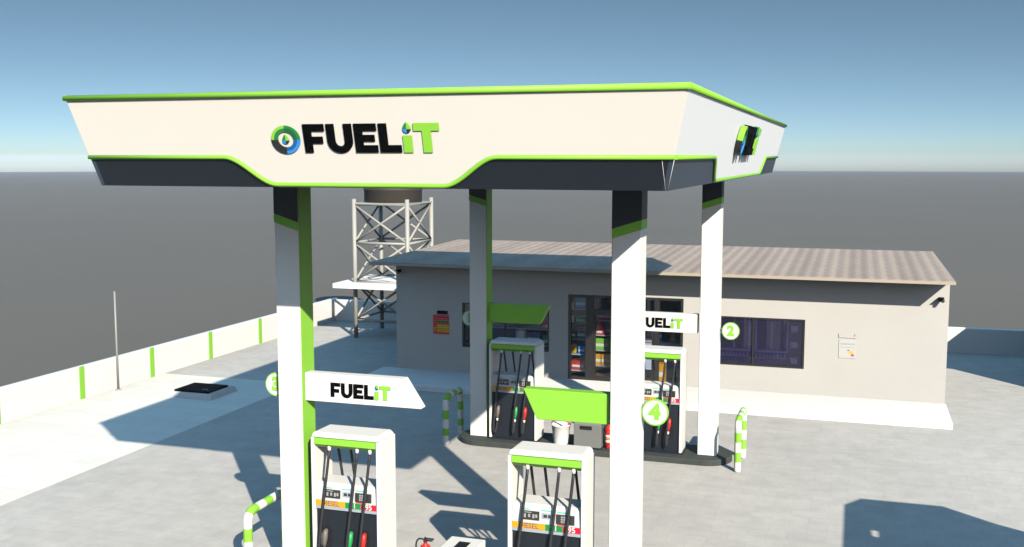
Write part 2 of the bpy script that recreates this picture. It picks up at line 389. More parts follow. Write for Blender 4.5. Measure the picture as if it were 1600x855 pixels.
# perimeter walls ----------------------------------------------------------
w = thing('boundary_wall', 'long low white wall with green strips running along the left edge of the forecourt', 'wall', (-18.95, 12, 0))
bm = BM(); box(bm, -0.1, 0.1, -24, 24.4, -0.15, 0.83); obj('wall', bm, 'white', w, bevel=.02)
s0 = None
for k in range(-4, 5):
    yy = 22.2 + 2.87 * k - 12
    if k > 3: continue
    if s0 is None:
        bm = BM(); box(bm, 0.1, 0.125, -0.085, 0.085, 0.0, 0.845); s0 = obj('green_strip', bm, 'green', w, loc=(0, yy, 0))
    else:
        c = s0.copy(); col.objects.link(c); c.location = (0, yy, 0)
w = thing('boundary_wall', 'low white wall closing the yard behind the shop and the water tower', 'wall', (-2, 36.3, 0))
bm = BM(); box(bm, -16.85, 18, -0.1, 0.1, -0.15, 0.80); obj('wall', bm, 'white', w, bevel=.02)

# ================================================================= SHOP
WY = 27.81; BX0, BX1, BY1 = -12.52, 2.20, 33.5
shop = thing('shop_building', 'long pale single storey shop with low brown tiled roof and black framed glazing', 'shop', (-5.25, WY, 0))
sx, sy = 5.25, -WY
def SB(): return BM()
def sobj(name, bm, m, parent=shop, **k): return obj(name, bm, m, parent, matrix=Matrix.Translation((5.25, -WY, 0)), **k)
OP = [(-10.51, -7.96, 0.86, 2.13), (-7.42, -4.28, 0.15, 2.49), (-3.62, -1.18, 0.80, 2.08)]
bm = BM(); T = 0.18; x = BX0
for (a, b, z0, z1) in OP:
    box(bm, x, a, WY, WY + T, -0.1, 3.195)
    if z0 > 0.2: box(bm, a, b, WY, WY + T, -0.1, z0)
    box(bm, a, b, WY, WY + T, z1, 3.195); x = b
box(bm, x, BX1, WY, WY + T, -0.1, 3.195)
sobj('front_wall', bm, 'wall')
bm = BM(); box(bm, BX0, BX0 + T, WY + T, BY1, -0.1, 3.195); box(bm, BX1 - T, BX1, WY + T, BY1, -0.1, 3.195); box(bm, BX0 + T, BX1 - T, BY1 - T, BY1, -0.1, 3.195)
sobj('wall', bm, 'wall')
bm = BM(); quadbox(bm, [(-12.92, 26.92, 3.20), (2.25, 26.92, 3.20), (2.16, 33.85, 3.29), (-12.92, 33.85, 3.29), (-12.92, 26.92, 3.285), (2.25, 26.92, 3.285), (2.16, 33.85, 3.41), (-12.92, 33.85, 3.41)])
ro = sobj('roof', bm, 'roof')
bm = BM(); box(bm, -12.93, 2.26, 26.898, 26.918, 3.20, 3.27); sobj('fascia_board', bm, 'tan', ro)
# interior shell
bm = BM(); box(bm, BX0 + T + .01, BX1 - T - .01, WY + T + .01, BY1 - T - .01, 0.02, 0.14); sobj('shop_floor', bm, 'brownfloor')
bm = BM(); box(bm, BX0 + T + .01, BX1 - T - .01, BY1 - T - .06, BY1 - T - .01, 0.15, 2.78); box(bm, BX0 + T + .01, BX0 + T + .05, WY + T + .01, BY1 - T - .07, .15, 2.78); box(bm, BX1 - T - .05, BX1 - T - .01, WY + T + .01, BY1 - T - .07, .15, 2.78)
sobj('interior_wall', bm, 'interior')
bm = BM(); box(bm, BX0 + T + .01, BX1 - T - .01, WY + T + .01, BY1 - T - .01, 2.80, 2.86); sobj('ceiling', bm, 'ceil')
def frame_rect(bm, a, b, z0, z1, t, y0, y1):
    box(bm, a, a + t, y0, y1, z0, z1); box(bm, b - t, b, y0, y1, z0, z1)
    box(bm, a + t, b - t, y0, y1, z0, z0 + t); box(bm, a + t, b - t, y0, y1, z1 - t, z1)
def window(a, b, z0, z1, mull, gl):
    w0 = BM(); box(w0, a + .03, b - .03, WY + .06, WY + .068, z0 + .03, z1 - .03); p = sobj('window', w0, gl)
    f = BM(); frame_rect(f, a, b, z0, z1, .045, WY + .02, WY + .11)
    for m_ in mull: box(f, m_ - .02, m_ + .02, WY + .025, WY + .105, z0 + .045, z1 - .045)
    sobj('frame', f, 'frame', p)
    return p
window(*OP[0], [-9.25], 'glass')
window(*OP[2], [-2.47], 'violetglass')
# entrance glazing: side light, wide post, two doors, side lights, transom
a, b, z0, z1 = OP[1]
e = BM(); frame_rect(e, a, b, z0, z1, .07, WY + .02, WY + .12)
for p0, p1 in ((-6.93, -6.72), (-5.93, -5.78), (-5.06, -4.92)): box(e, p0, p1, WY + .025, WY + .115, z0 + .07, z1 - .07)
for p0, p1 in ((-6.72, -5.93), (-5.78, -5.06), (-4.92, -4.35)): box(e, p0, p1, WY + .028, WY + .112, 2.02, 2.10)
en = sobj('entrance_frame', e, 'frame')
for p0, p1, q0, q1 in ((-7.35, -6.93, z0 + .07, z1 - .07), (-6.72, -5.93, 2.10, z1 - .07), (-5.78, -5.06, 2.10, z1 - .07), (-4.92, -4.35, 2.10, z1 - .07), (-4.92, -4.35, z0 + .07, 2.02)):
    g_ = BM(); box(g_, p0 - .01, p1 + .01, WY + .06, WY + .068, q0 - .01, q1 + .01); sobj('pane', g_, 'glass', en)
for p0, p1, hx in ((-6.72, -5.93, -6.02), (-5.78, -5.06, -5.68)):
    d = BM(); frame_rect(d, p0 + .004, p1 - .004, z0 + .072, 2.018, .055, WY + .04, WY + .10); dd = sobj('door', d, 'frame')
    g_ = BM(); box(g_, p0 + .05, p1 - .05, WY + .065, WY + .073, z0 + .12, 1.97); sobj('pane', g_, 'glass', dd)
    h = BM(); tube(h, [(hx, WY + .04, .95), (hx, WY - .01, .97), (hx, WY - .01, 1.33), (hx, WY + .04, 1.35)], .014, 8); sobj('handle', h, 'steel', dd)

# goods and shelving inside the shop --------------------------------------
def shelf_unit(label, x0, x1, y0, y1, z0, levels, back=True):
    t = thing('shop_shelf', label, 'shelf', ((x0 + x1) / 2, (y0 + y1) / 2, 0.14))
    mt = Matrix.Translation((-(x0 + x1) / 2, -(y0 + y1) / 2, -0.14))
    for z in levels:
        b_ = BM(); box(b_, x0 + .021, x1 - .021, y0, y1 - .021, z - .03, z); obj('shelf_board', b_, 'shelf', t, matrix=mt)
    for xa in (x0, x1 - .02): b_ = BM(); box(b_, xa, xa + .02, y0, y1, .14, levels[-1] + .45); obj('upright', b_, 'shelf', t, matrix=mt)
    if back:
        b_ = BM(); box(b_, x0 + .021, x1 - .021, y1 - .02, y1, .14, levels[-1] + .45); obj('back_panel', b_, 'purple', t, matrix=mt)
def good(shape, label, cat, m, x, y, z, w, h, d=.2):
    b_ = BM()
    if shape == 'box':
        box(b_, -w / 2, w / 2, -d / 2, d / 2, 0, h); box(b_, -w / 2 + .02, w / 2 - .02, -d / 2 - .004, -d / 2 - .001, h * .3, h * .55, 1)
    elif shape == 'tri':
        prism_y(b_, [(-w / 2, 0), (w / 2, 0), (w * .08, h), (-w * .08, h)], -d / 2, d / 2); box(b_, -w * .2, w * .2, -d / 2 - .004, -d / 2 - .001, h * .12, h * .3, 1)
    elif shape == 'drum':
        lathe(b_, [(w * .45, 0), (w / 2, .02), (w / 2, h * .85), (w * .38, h * .93), (w * .2, h * .94), (w * .2, h)], (0, 0, 0), 14)
    o = obj('shop_' + {'box': 'carton', 'tri': 'sign_stand', 'drum': 'canister'}[shape], b_, [m, 'white'], loc=(x, y, z), bevel=.01)
    tag(o, label, cat)
LV = [.35, .80, 1.22, 1.64, 2.06]
shelf_unit('tall shop shelf with cartons behind the narrow left entrance pane', -7.58, -6.98, 28.08, 28.46, .14, LV)
GS = [('box', 'blue carton on the top shelf behind the left entrance pane', 'blue', -6.98, 4, .32, .30), ('box', 'yellow box on the top shelf behind the left entrance pane', 'yellow', -7.26, 4, .15, .17),
      ('box', 'green carton on the second shelf behind the left entrance pane', 'dkgreen', -6.98, 3, .30, .24), ('drum', 'white canister on the second shelf behind the left entrance pane', 'white', -7.24, 3, .16, .22),
      ('box', 'dark green box on the middle shelf behind the left entrance pane', 'dkgreen2', -7.22, 2, .22, .22), ('box', 'purple box on the middle shelf behind the left entrance pane', 'purple', -6.96, 2, .24, .26),
      ('box', 'light blue box low on the shelf behind the left entrance pane', 'blue', -6.95, 1, .2, .22), ('drum', 'yellow canister low on the shelf behind the left entrance pane', 'yellow', -7.2, 1, .2, .26),
      ('box', 'red box on the bottom shelf behind the left entrance pane', 'redpaint', -7.05, 0, .36, .25)]
for s_, l_, m_, x_, k_, w_, h_ in GS: good(s_, l_, 'shop goods', m_, x_ - .17, 28.24, LV[k_], w_, h_, .22)
shelf_unit('wide shop shelf of car goods seen through the glass doors', -6.96, -6.0, 28.58, 29.0, .14, [.42, .85, 1.28, 1.70])
for s_, l_, m_, x_, z_, w_, h_ in (
    ('tri', 'red warning triangle stand on a shelf behind the glass doors', 'redpaint', -6.28, 1.28, .42, .34), ('box', 'dark red carton on the upper shelf behind the glass doors', 'pink', -6.2, 1.70, .5, .22),
    ('box', 'bright lime carton on the shelf behind the glass doors', 'green', -6.22, .85, .44, .32), ('drum', 'grey canister beside the lime carton behind the glass doors', 'steel', -5.75, .85, .2, .3),
    ('box', 'orange crate on the low shelf behind the glass doors', 'orange', -6.2, .42, .55, .3), ('box', 'white carton on the low shelf behind the glass doors', 'white', -5.7, .42, .3, .28), ('box', 'blue box on the upper shelf behind the glass doors', 'blue', -5.7, 1.28, .26, .28)):
    good(s_, l_, 'shop goods', m_, x_ - .46, 28.76, z_, w_, h_, .26)
shelf_unit('low shop shelf of goods behind the shaded left window', -10.6, -7.95, 28.2, 28.7, .14, [.45, .95, 1.42])
for s_, l_, m_, x_, z_, w_, h_ in (
    ('drum', 'white and pink canister behind the shaded left window', 'white', -8.95, .95, .32, .42), ('box', 'pink carton behind the left end of the shaded left window', 'pink', -10.25, .95, .25, .3),
    ('box', 'dark violet carton in the middle of the shaded left window', 'purple', -8.55, .95, .4, .36), ('box', 'green carton near the right end of the shaded left window', 'dkgreen', -8.12, .95, .36, .28), ('tri', 'red triangle stand at the right end of the shaded left window', 'redpaint', -8.12, 1.42, .40, .36)):
    good(s_, l_, 'shop goods', m_, x_, 28.42, z_, w_, h_, .26)
t = thing('checkout_counter', 'blue grey checkout counter behind the right hand entrance panes', 'counter', (-5.0, 29.2, .14))
b_ = BM(); box(b_, -.75, .75, -.3, .3, 0, .95); obj('body', b_, 'fridgeframe', t); b_ = BM(); box(b_, -.8, .8, -.34, .34, .951, .99); obj('worktop', b_, 'shelf', t)
good('box', 'orange and white carton on the floor behind the right hand entrance panes', 'shop goods', 'orange', -4.98, 28.3, .145, .34, .5, .3)
good('box', 'blue carton on the checkout counter behind the entrance panes', 'shop goods', 'blue', -5.2, 29.2, 1.131, .3, .3, .3)
# drinks fridges behind the violet window
fr = None
for k, (xc, lb) in enumerate(((-3.02, 'tall glass door fridge behind the left half of the violet shop window'), (-2.05, 'tall glass door fridge behind the right half of the violet shop window'))):
    if fr is None:
        fr = thing('drinks_fridge', lb, 'fridge', (xc, 28.5, .14), 'fridges behind the violet window')
        b_ = BM(); box(b_, -.44, .44, 0, .7, 0, 2.15); obj('cabinet', b_, 'purple', fr)
        b_ = BM(); box(b_, -.40, .40, -.03, -.005, 1.0, 1.80); dr_ = obj('door', b_, 'fridgeglass', fr)
        b_ = BM(); frame_rect(b_, -.43, .43, .93, 1.86, .06, -.06, -.032); box(b_, -.02, .02, -.058, -.034, .99, 1.80); obj('door_frame', b_, 'fridgeframe', dr_)
        b_ = BM()
        for i in range(9): box(b_, -.4 + i * .09, -.35 + i * .09, -.05, -.002, .80, .88)
        box(b_, -.41, .42, -.052, -.001, .78, .80)
        obj('grille', b_, 'fridgeframe', fr)
    else: dup(fr, (xc, 28.5, .14), lb)
for z_, lb in ((1.78, 'topmost small white hopper at the right end of the violet window'), (1.36, 'middle small white hopper at the right end of the violet window'), (.95, 'lowest small white hopper at the right end of the violet window')):
    b_ = BM(); prism_y(b_, [(-.06, 0), (.09, 0), (.09, .16), (-.10, .16)], -.07, .07); box(b_, -.07, .07, .07, .12, .02, .06)
    tag(obj('wall_hopper', b_, 'white', loc=(-1.45, 28.1, z_ - .07)), lb, 'hopper', 'hoppers at the window edge')
b_ = BM(); box(b_, -1.24, -1.20, 28.05, 28.75, .15, 2.05); sobj('partition', b_, 'purple')

# wall notices
n_ = thing('safety_notice', 'red green and yellow striped notice on the shaded shop wall', 'notice', (-11.14, WY, 1.2))
b_ = BM(); box(b_, -.24, .24, -.02, 0, 0, .55); obj('board', b_, 'redpaint', n_)
b_ = BM(); box(b_, -.12, .20, -.021, 0, .57, .67); obj('header', b_, 'black', n_)
b_ = BM()
for k, (z0_, z1_, mi) in enumerate(((.45, .52, 0), (.31, .39, 1), (.17, .26, 2), (.06, .14, 2))): box(b_, -.12, .235, -.026, -.021, z0_, z1_, mi)
for k, z_ in enumerate((.10, .17)): tube(b_, [(-.18, -.027, z_), (-.18, -.021, z_)], .025, 8, 2)
obj('stripes', b_, ['pink', 'dkgreen', 'yellow', 'orange'], n_)
for z_ in (.34, .475, .09, .205):
    b_ = BM(); xx = -.10
    while xx < .2: wdt = rnd.uniform(.02, .06); box(b_, xx, min(xx + wdt, .22), -.028, -.0265, z_, z_ + .018); xx += wdt + .012
    obj('text_line', b_, 'black', n_)
n_ = thing('paper_notice', 'faded white notice sheet on the sunlit shop wall right of the violet window', 'notice', (-.13, WY, 1.15))
b_ = BM(); box(b_, -.21, .21, -.012, 0, 0, .47); obj('sheet', b_, 'notice', n_)
b_ = BM(); box(b_, -.22, .20, -.02, 0, .52, .56); box(b_, -.22, -.19, -.02, 0, .56, .62); box(b_, .17, .20, -.02, 0, .56, .62); obj('header', b_, 'notice', n_)
for z_, h_ in ((.345, .035), (.27, .015)):
    b_ = BM(); xx = -.17
    while xx < .17:
        wdt = rnd.uniform(.015, .035); box(b_, xx, min(xx + wdt, .18), -.015, -.0125, z_, z_ + h_); xx += wdt + .01
    obj('text_line', b_, 'rim', n_)
b_ = BM(); prism_y(b_, [(.02, .12), (.12, .12), (.14, .16), (.08, .2), (.05, .18)], -.015, -.0125, 0); prism_y(b_, [(.08, .06), (.15, .05), (.16, .11), (.10, .115)], -.015, -.0125, 1); prism_y(b_, [(.0, .19), (.04, .19), (.04, .21), (.0, .21)], -.015, -.0125, 2)
obj('picture', b_, ['yellow', 'pink', 'black'], n_)
# cctv
cc = thing('security_camera', 'small black security camera under the eave at the sunlit right end of the shop', 'camera', (2.01, WY, 2.74), 'security cameras on the shop wall')
b_ = BM(); lathe(b_, [(.05, 0), (.05, .03)], (0, 0, 0), 12); b_.transform(Matrix.Rotation(math.pi / 2, 4, 'X')); obj('mount', b_, 'black', cc)
b_ = BM(); tube(b_, [(0, 0, 0), (0, -.07, .0), (.0, -.1, .02)], .015, 8); obj('arm', b_, 'black', cc)
b_ = BM(); tube(b_, [(-.02, -.02, .0), (.03, -.22, -.02)], .045, 12); box(b_, -.055, .06, -.26, -.01, .035, .05); ob_ = obj('body', b_, 'black', cc)
b_ = BM(); tube(b_, [(.032, -.222, -.02), (.034, -.232, -.021)], .035, 12); obj('lens', b_, 'screen', cc)
dup(cc, (-12.40, WY, 2.96), 'small black security camera high on the shaded left end of the shop')

# ================================================================= CANOPY
CX0, CX1, CY0, CY1, CZ0 = -8.87, -1.87, 10.95, 24.80, 5.85
TX0, TX1, TY0, TY1, CZ1 = -9.12, -1.62, 10.68, 25.06, 6.90
canopy = thing('station_canopy', 'large white fuel station canopy with lime rails and dark lower panels', 'canopy', (-5.4, 17.6, 0))
MC = Matrix.Translation((5.4, -17.6, 0))
def side_frame(P0, P1, Q0, Q1):
    """bottom edge P0-P1, top edge Q0-Q1; returns map (s in metres along from the centre, z) -> point on the plane"""
    P0, P1, Q0, Q1 = map(Vector, (P0, P1, Q0, Q1))
    d = (P1 - P0).normalized(); c = (P0 + P1) / 2; up = ((Q0 + Q1) / 2 - c); upz = up / up.z
    nrm = upz.cross(d).normalized()
    return lambda s, z, off=0.0: c + d * s + upz * (z - CZ0) - nrm * off, (P1 - P0).length / 2, (Q1 - Q0).length / 2, d, upz, nrm
SIDES = {
 'front': side_frame((CX0, CY0, CZ0), (CX1, CY0, CZ0), (TX0, TY0, CZ1), (TX1, TY0, CZ1)),
 'right': side_frame((CX1, CY0, CZ0), (CX1, CY1, CZ0), (TX1, TY0, CZ1), (TX1, TY1, CZ1)),
 'back': side_frame((CX1, CY1, CZ0), (CX0, CY1, CZ0), (TX1, TY1, CZ1), (TX0, TY1, CZ1)),
 'left': side_frame((CX0, CY1, CZ0), (CX0, CY0, CZ0), (TX0, TY1, CZ1), (TX0, TY0, CZ1)),
}
ZT, ZB = 6.20, 5.885
def outward(F):  # sign so that positive offset is outward
    f, hb, ht, d, up, nrm = F
    c = f(0, 6.2); ctr = Vector((-5.4, 17.9, 6.2))
    return 1 if (f(0, 6.2, 1.0) - ctr).length > (c - ctr).length else -1
for nm, F in SIDES.items():
    f, hb, ht, d, up, nrm = F; sg = outward(F)
    P = lambda s, z, off=0.0, f=f, sg=sg: f(s, z, off * sg)
    a_top, a_bot = (1.68, 1.03) if nm in ('front', 'back') else (3.98, 3.30)
    half = lambda z: hb + (ht - hb) * (z - CZ0) / (CZ1 - CZ0)
    N = 14
    curve_l = [(-a_top + (a_top - a_bot) * i / N, ZT + (ZB - ZT) * smoothstep(i / N)) for i in range(N + 1)]
    curve_r = [(-s, z) for s, z in curve_l[::-1]]
    edge = [(-half(ZT), ZT)] + curve_l + curve_r + [(half(ZT), ZT)]
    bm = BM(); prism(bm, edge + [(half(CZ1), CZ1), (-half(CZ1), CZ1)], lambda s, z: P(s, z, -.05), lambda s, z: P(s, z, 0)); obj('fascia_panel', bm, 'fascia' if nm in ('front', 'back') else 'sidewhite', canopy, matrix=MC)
    for sgn in (-1, 1):
        pts = [(-half(ZT), ZT)] + curve_l + [(-a_bot, CZ0), (-half(CZ0), CZ0)]
        pts = [(s * -sgn, z) for s, z in pts]
        bm = BM(); prism(bm, pts, lambda s, z: P(s, z, -.05), lambda s, z: P(s, z, -.004)); obj('lower_panel', bm, 'dark' if nm in ('front', 'back') else 'navy_lit', canopy, matrix=MC)
    bm = BM(); box_pts = [(-a_bot, CZ0), (a_bot, CZ0), (a_bot, ZB - .002), (-a_bot, ZB - .002)]
    prism(bm, box_pts, lambda s, z: P(s, z, -.05), lambda s, z: P(s, z, -.004)); obj('bottom_strip', bm, 'white', canopy, matrix=MC)
    bm = BM(); tube(bm, [P(s, z, .012) for s, z in edge], .026, 10); obj('trim_rail', bm, 'green', canopy, matrix=MC)
    bm = BM(); tube(bm, [P(-half(CZ1) - .02, CZ1 + .0, .0), P(half(CZ1) + .02, CZ1 + .0, .0)], .036, 10); obj('top_rail', bm, 'green', canopy, matrix=MC)
# thin bright joint strips on the near right corner of the dark band
bm = BM()
p0, p1 = Vector((CX1, CY0, CZ0)), Vector((CX1 + .082, CY0 - .09, 6.19))
tube(bm, [p0, p1], .0025, 6); tube(bm, [p0 + Vector((-.02, -.006, 0)), p1 + Vector((-.13, .0, -.01))], .002, 6); obj('corner_joint', bm, 'white', canopy, matrix=MC)
bm = BM(); box(bm, CX0 + .055, CX1 - .055, CY0 + .055, CY1 - .055, CZ0 + .002, CZ0 + .05); obj('soffit', bm, 'fascia', canopy, matrix=MC)
bm = BM(); box(bm, CX0 + .0, CX1 - .0, CY0 + .0, CY1 - .0, CZ1 - .25, CZ1 - .2); obj('roof_deck', bm, 'steel', canopy, matrix=MC)
# wordmarks: front and right side
def plane_matrix(F, s, z, off):
    f, hb, ht, d, up, nrm = F; sg = outward(F)
    o = f(s, z, off * sg); n_out = (f(0, 6.2, sg) - f(0, 6.2)).normalized()
    u = up.normalized()
    m = Matrix(((d.x, -n_out.x, u.x, o.x), (d.y, -n_out.y, u.y, o.y), (d.z, -n_out.z, u.z, o.z), (0, 0, 0, 1)))
    return MC @ m
xc = (CX0 + CX1) / 2
wordmark(canopy, 0.366, True, 0.0, 0.016, plane_matrix(SIDES['front'], -5.975 - xc, 6.252, 0) @ Matrix.Diagonal((1, 1, .89, 1)))
wordmark(canopy, 0.45, True, -0.012, 0.085, plane_matrix(SIDES['right'], -1.45, 6.25, 0))

# columns -------------------------------------------------------------------
def column(x0, y0, green_side, label):
    """x0,y0 = left front corner; square 0.38; green face on +x (1) or -x (-1)"""
    w_ = .38; t = thing('canopy_column', label, 'column', (x0 + w_ / 2, y0 + w_ / 2, 0), 'columns under the canopy')
    h_ = w_ / 2; zt, zs = CZ0 + .03, 5.28
    bm = BM(); box(bm, -h_, h_, -h_, h_, 0.10, zt); obj('shaft', bm, 'white', t, bevel=.012)
    # black head with a slanting lower edge, lime stripe beneath it (front and back), plain on the outer face
    sl = .12 * -green_side; st = .125
    bm = BM(); bs = BM()
    zl, zr = zs - sl / 2 + .06, zs + sl / 2 + .06
    for ya, yb in ((-h_ - .006, -h_ + .001), (h_ - .001, h_ + .006)):
        prism_y(bm, [(-h_, zl), (h_, zr), (h_, zt), (-h_, zt)], ya, yb)
        prism_y(bs, [(-h_, zl - st), (h_, zr - st), (h_, zr), (-h_, zl)], ya - .001, yb + .001)
    xo = -green_side * h_; zo = zl if green_side > 0 else zr
    prism_x(bm, [(-h_, zo), (h_, zo), (h_, zt), (-h_, zt)], min(xo, xo - green_side * .006), max(xo, xo - green_side * .006))
    prism_x(bs, [(-h_, zo - st), (h_, zo - st), (h_, zo), (-h_, zo)], min(xo, xo - green_side * .007), max(xo, xo - green_side * .007))
    obj('head_band', bm, 'dark', t); obj('head_stripe', bs, 'green', t)
    xi = green_side * h_
    bm = BM(); pt = .012 if green_side > 0 else .002; box(bm, min(xi, xi + green_side * pt), max(xi, xi + green_side * pt), -h_ + .013, h_ - .013, .12, zt - .01); obj('side_panel', bm, 'green', t)
    return t
COLS = {}
for nm, x0, y0, gs, lb in (
    ('FL', -7.92, 13.40, 1, 'front left canopy column, nearest one with a lime right face'),
    ('FR', -3.00, 13.40, -1, 'front right canopy column, nearest and widest white column'),
    ('RL', -7.94, 21.48, 1, 'rear left canopy column, shaded, with lime right face before the shop'),
    ('RR', -2.97, 21.48, -1, 'rear right canopy column with its base visible on the far island')):
    column(x0, y0, gs, lb)

# sign blades --------------------------------------------------------------
def blade(x0, x1, cut, y, z0, z1, m, label, text, mirror=False):
    """rectangle fixed at x0, slanted free end at x1; cut >0: bottom corner longer"""
    t = thing('sign_blade', label, 'sign', (x0, y, z0), 'sign blades on the columns')
    L = x1 - x0; h = z1 - z0; s = 1 if L > 0 else -1
    pts = [(0, 0), (L, 0), (L - s * cut, h), (0, h)] if cut > 0 else [(0, 0), (L + s * cut, 0), (L, h), (0, h)]
    bm = BM(); prism_y(bm, pts, -.09, .09); obj('panel', bm, m, t, bevel=.008)
    if text: wordmark(t, text[2], False, -.091, .012, Matrix.Translation((text[0], 0, text[1])))
blade(-7.535, -5.72, .27, 13.58, 2.69, 3.10, 'white', 'white lettered sign blade pointing right from the front left column', (.42, .085, .208))
blade(-3.025, -4.22, -.19, 13.58, 2.68, 3.09, 'green', 'plain lime sign blade pointing left from the front right column', None)
blade(-3.025, -4.62, .27, 21.66, 2.62, 3.01, 'white', 'white lettered sign blade on the far right column, partly hidden by the near column', (-1.225, .085, .205))
blade(-7.555, -6.18, -.20, 21.66, 2.64, 3.05, 'green', 'shaded plain lime sign blade on the far left column before the shop window', None)

# number discs -------------------------------------------------------------
def disc(x, y, z, num, side, label):
    t = thing('number_disc', label, 'number sign', (x, y, z), 'numbered discs on the columns')
    bm = BM(); lathe(bm, [(.178, -.02), (.178, .02)], (0, 0, 0), 36); bm.transform(Matrix.Rotation(math.pi / 2, 4, 'X')); obj('rim', bm, 'green', t)
    bm = BM(); lathe(bm, [(.158, -.026), (.158, .026)], (0, 0, 0), 36); bm.transform(Matrix.Rotation(math.pi / 2, 4, 'X')); obj('face', bm, 'white', t)
    bm = text_bm(num, .27, .064, .006); bm.transform(Matrix.Translation((0, -.029, 0))); obj('numeral', bm, 'green', t)
    bm = BM(); xe = -side * .30
    for z_ in (-.035, .035): tube(bm, [(xe, 0, z_), (-side * .17, 0, z_)], .008, 6)
    obj('bracket', bm, 'steel', t)
disc(-2.44, 13.6, 2.87, '4', 1, 'round white disc with a lime 4 right of the nearest column')
disc(-2.37, 21.67, 2.69, '2', 1, 'round white disc with a lime 2 before the violet shop window')
disc(-8.06, 13.6, 2.87, '3', -1, 'round white disc with a lime 3 half hidden behind the front left column')
disc(-8.0, 21.67, 2.69, '1', -1, 'shaded disc mostly hidden behind the far left column')

# islands -------------------------------------------------------------------
def island(yc, label):
    hw, x0, x1 = .56, -8.22, -2.28; n = 14
    def outline(g): return [(x1 - hw + g + (hw - g) * math.cos(R(-90 + 180 * i / n)) - g + 0.0, yc + (hw - g) * math.sin(R(-90 + 180 * i / n))) for i in range(n + 1)] + \
                           [(x0 + hw + (hw - g) * math.cos(R(90 + 180 * i / n)), yc + (hw - g) * math.sin(R(90 + 180 * i / n))) for i in range(n + 1)]
    t = thing('pump_island', label, 'island', (-5.25, yc, 0)); mt = Matrix.Translation((5.25, -yc, 0))
    bm = BM(); prism_z(bm, outline(0), -.05, .12); obj('kerb', bm, 'island', t, matrix=mt, bevel=.02)
    bm = BM(); prism_z(bm, outline(.09), .10, .124); obj('deck', bm, 'island', t, matrix=mt)
island(13.60, 'dark grey raised island under the two nearest pumps')
island(21.66, 'dark grey raised island under the two far pumps')

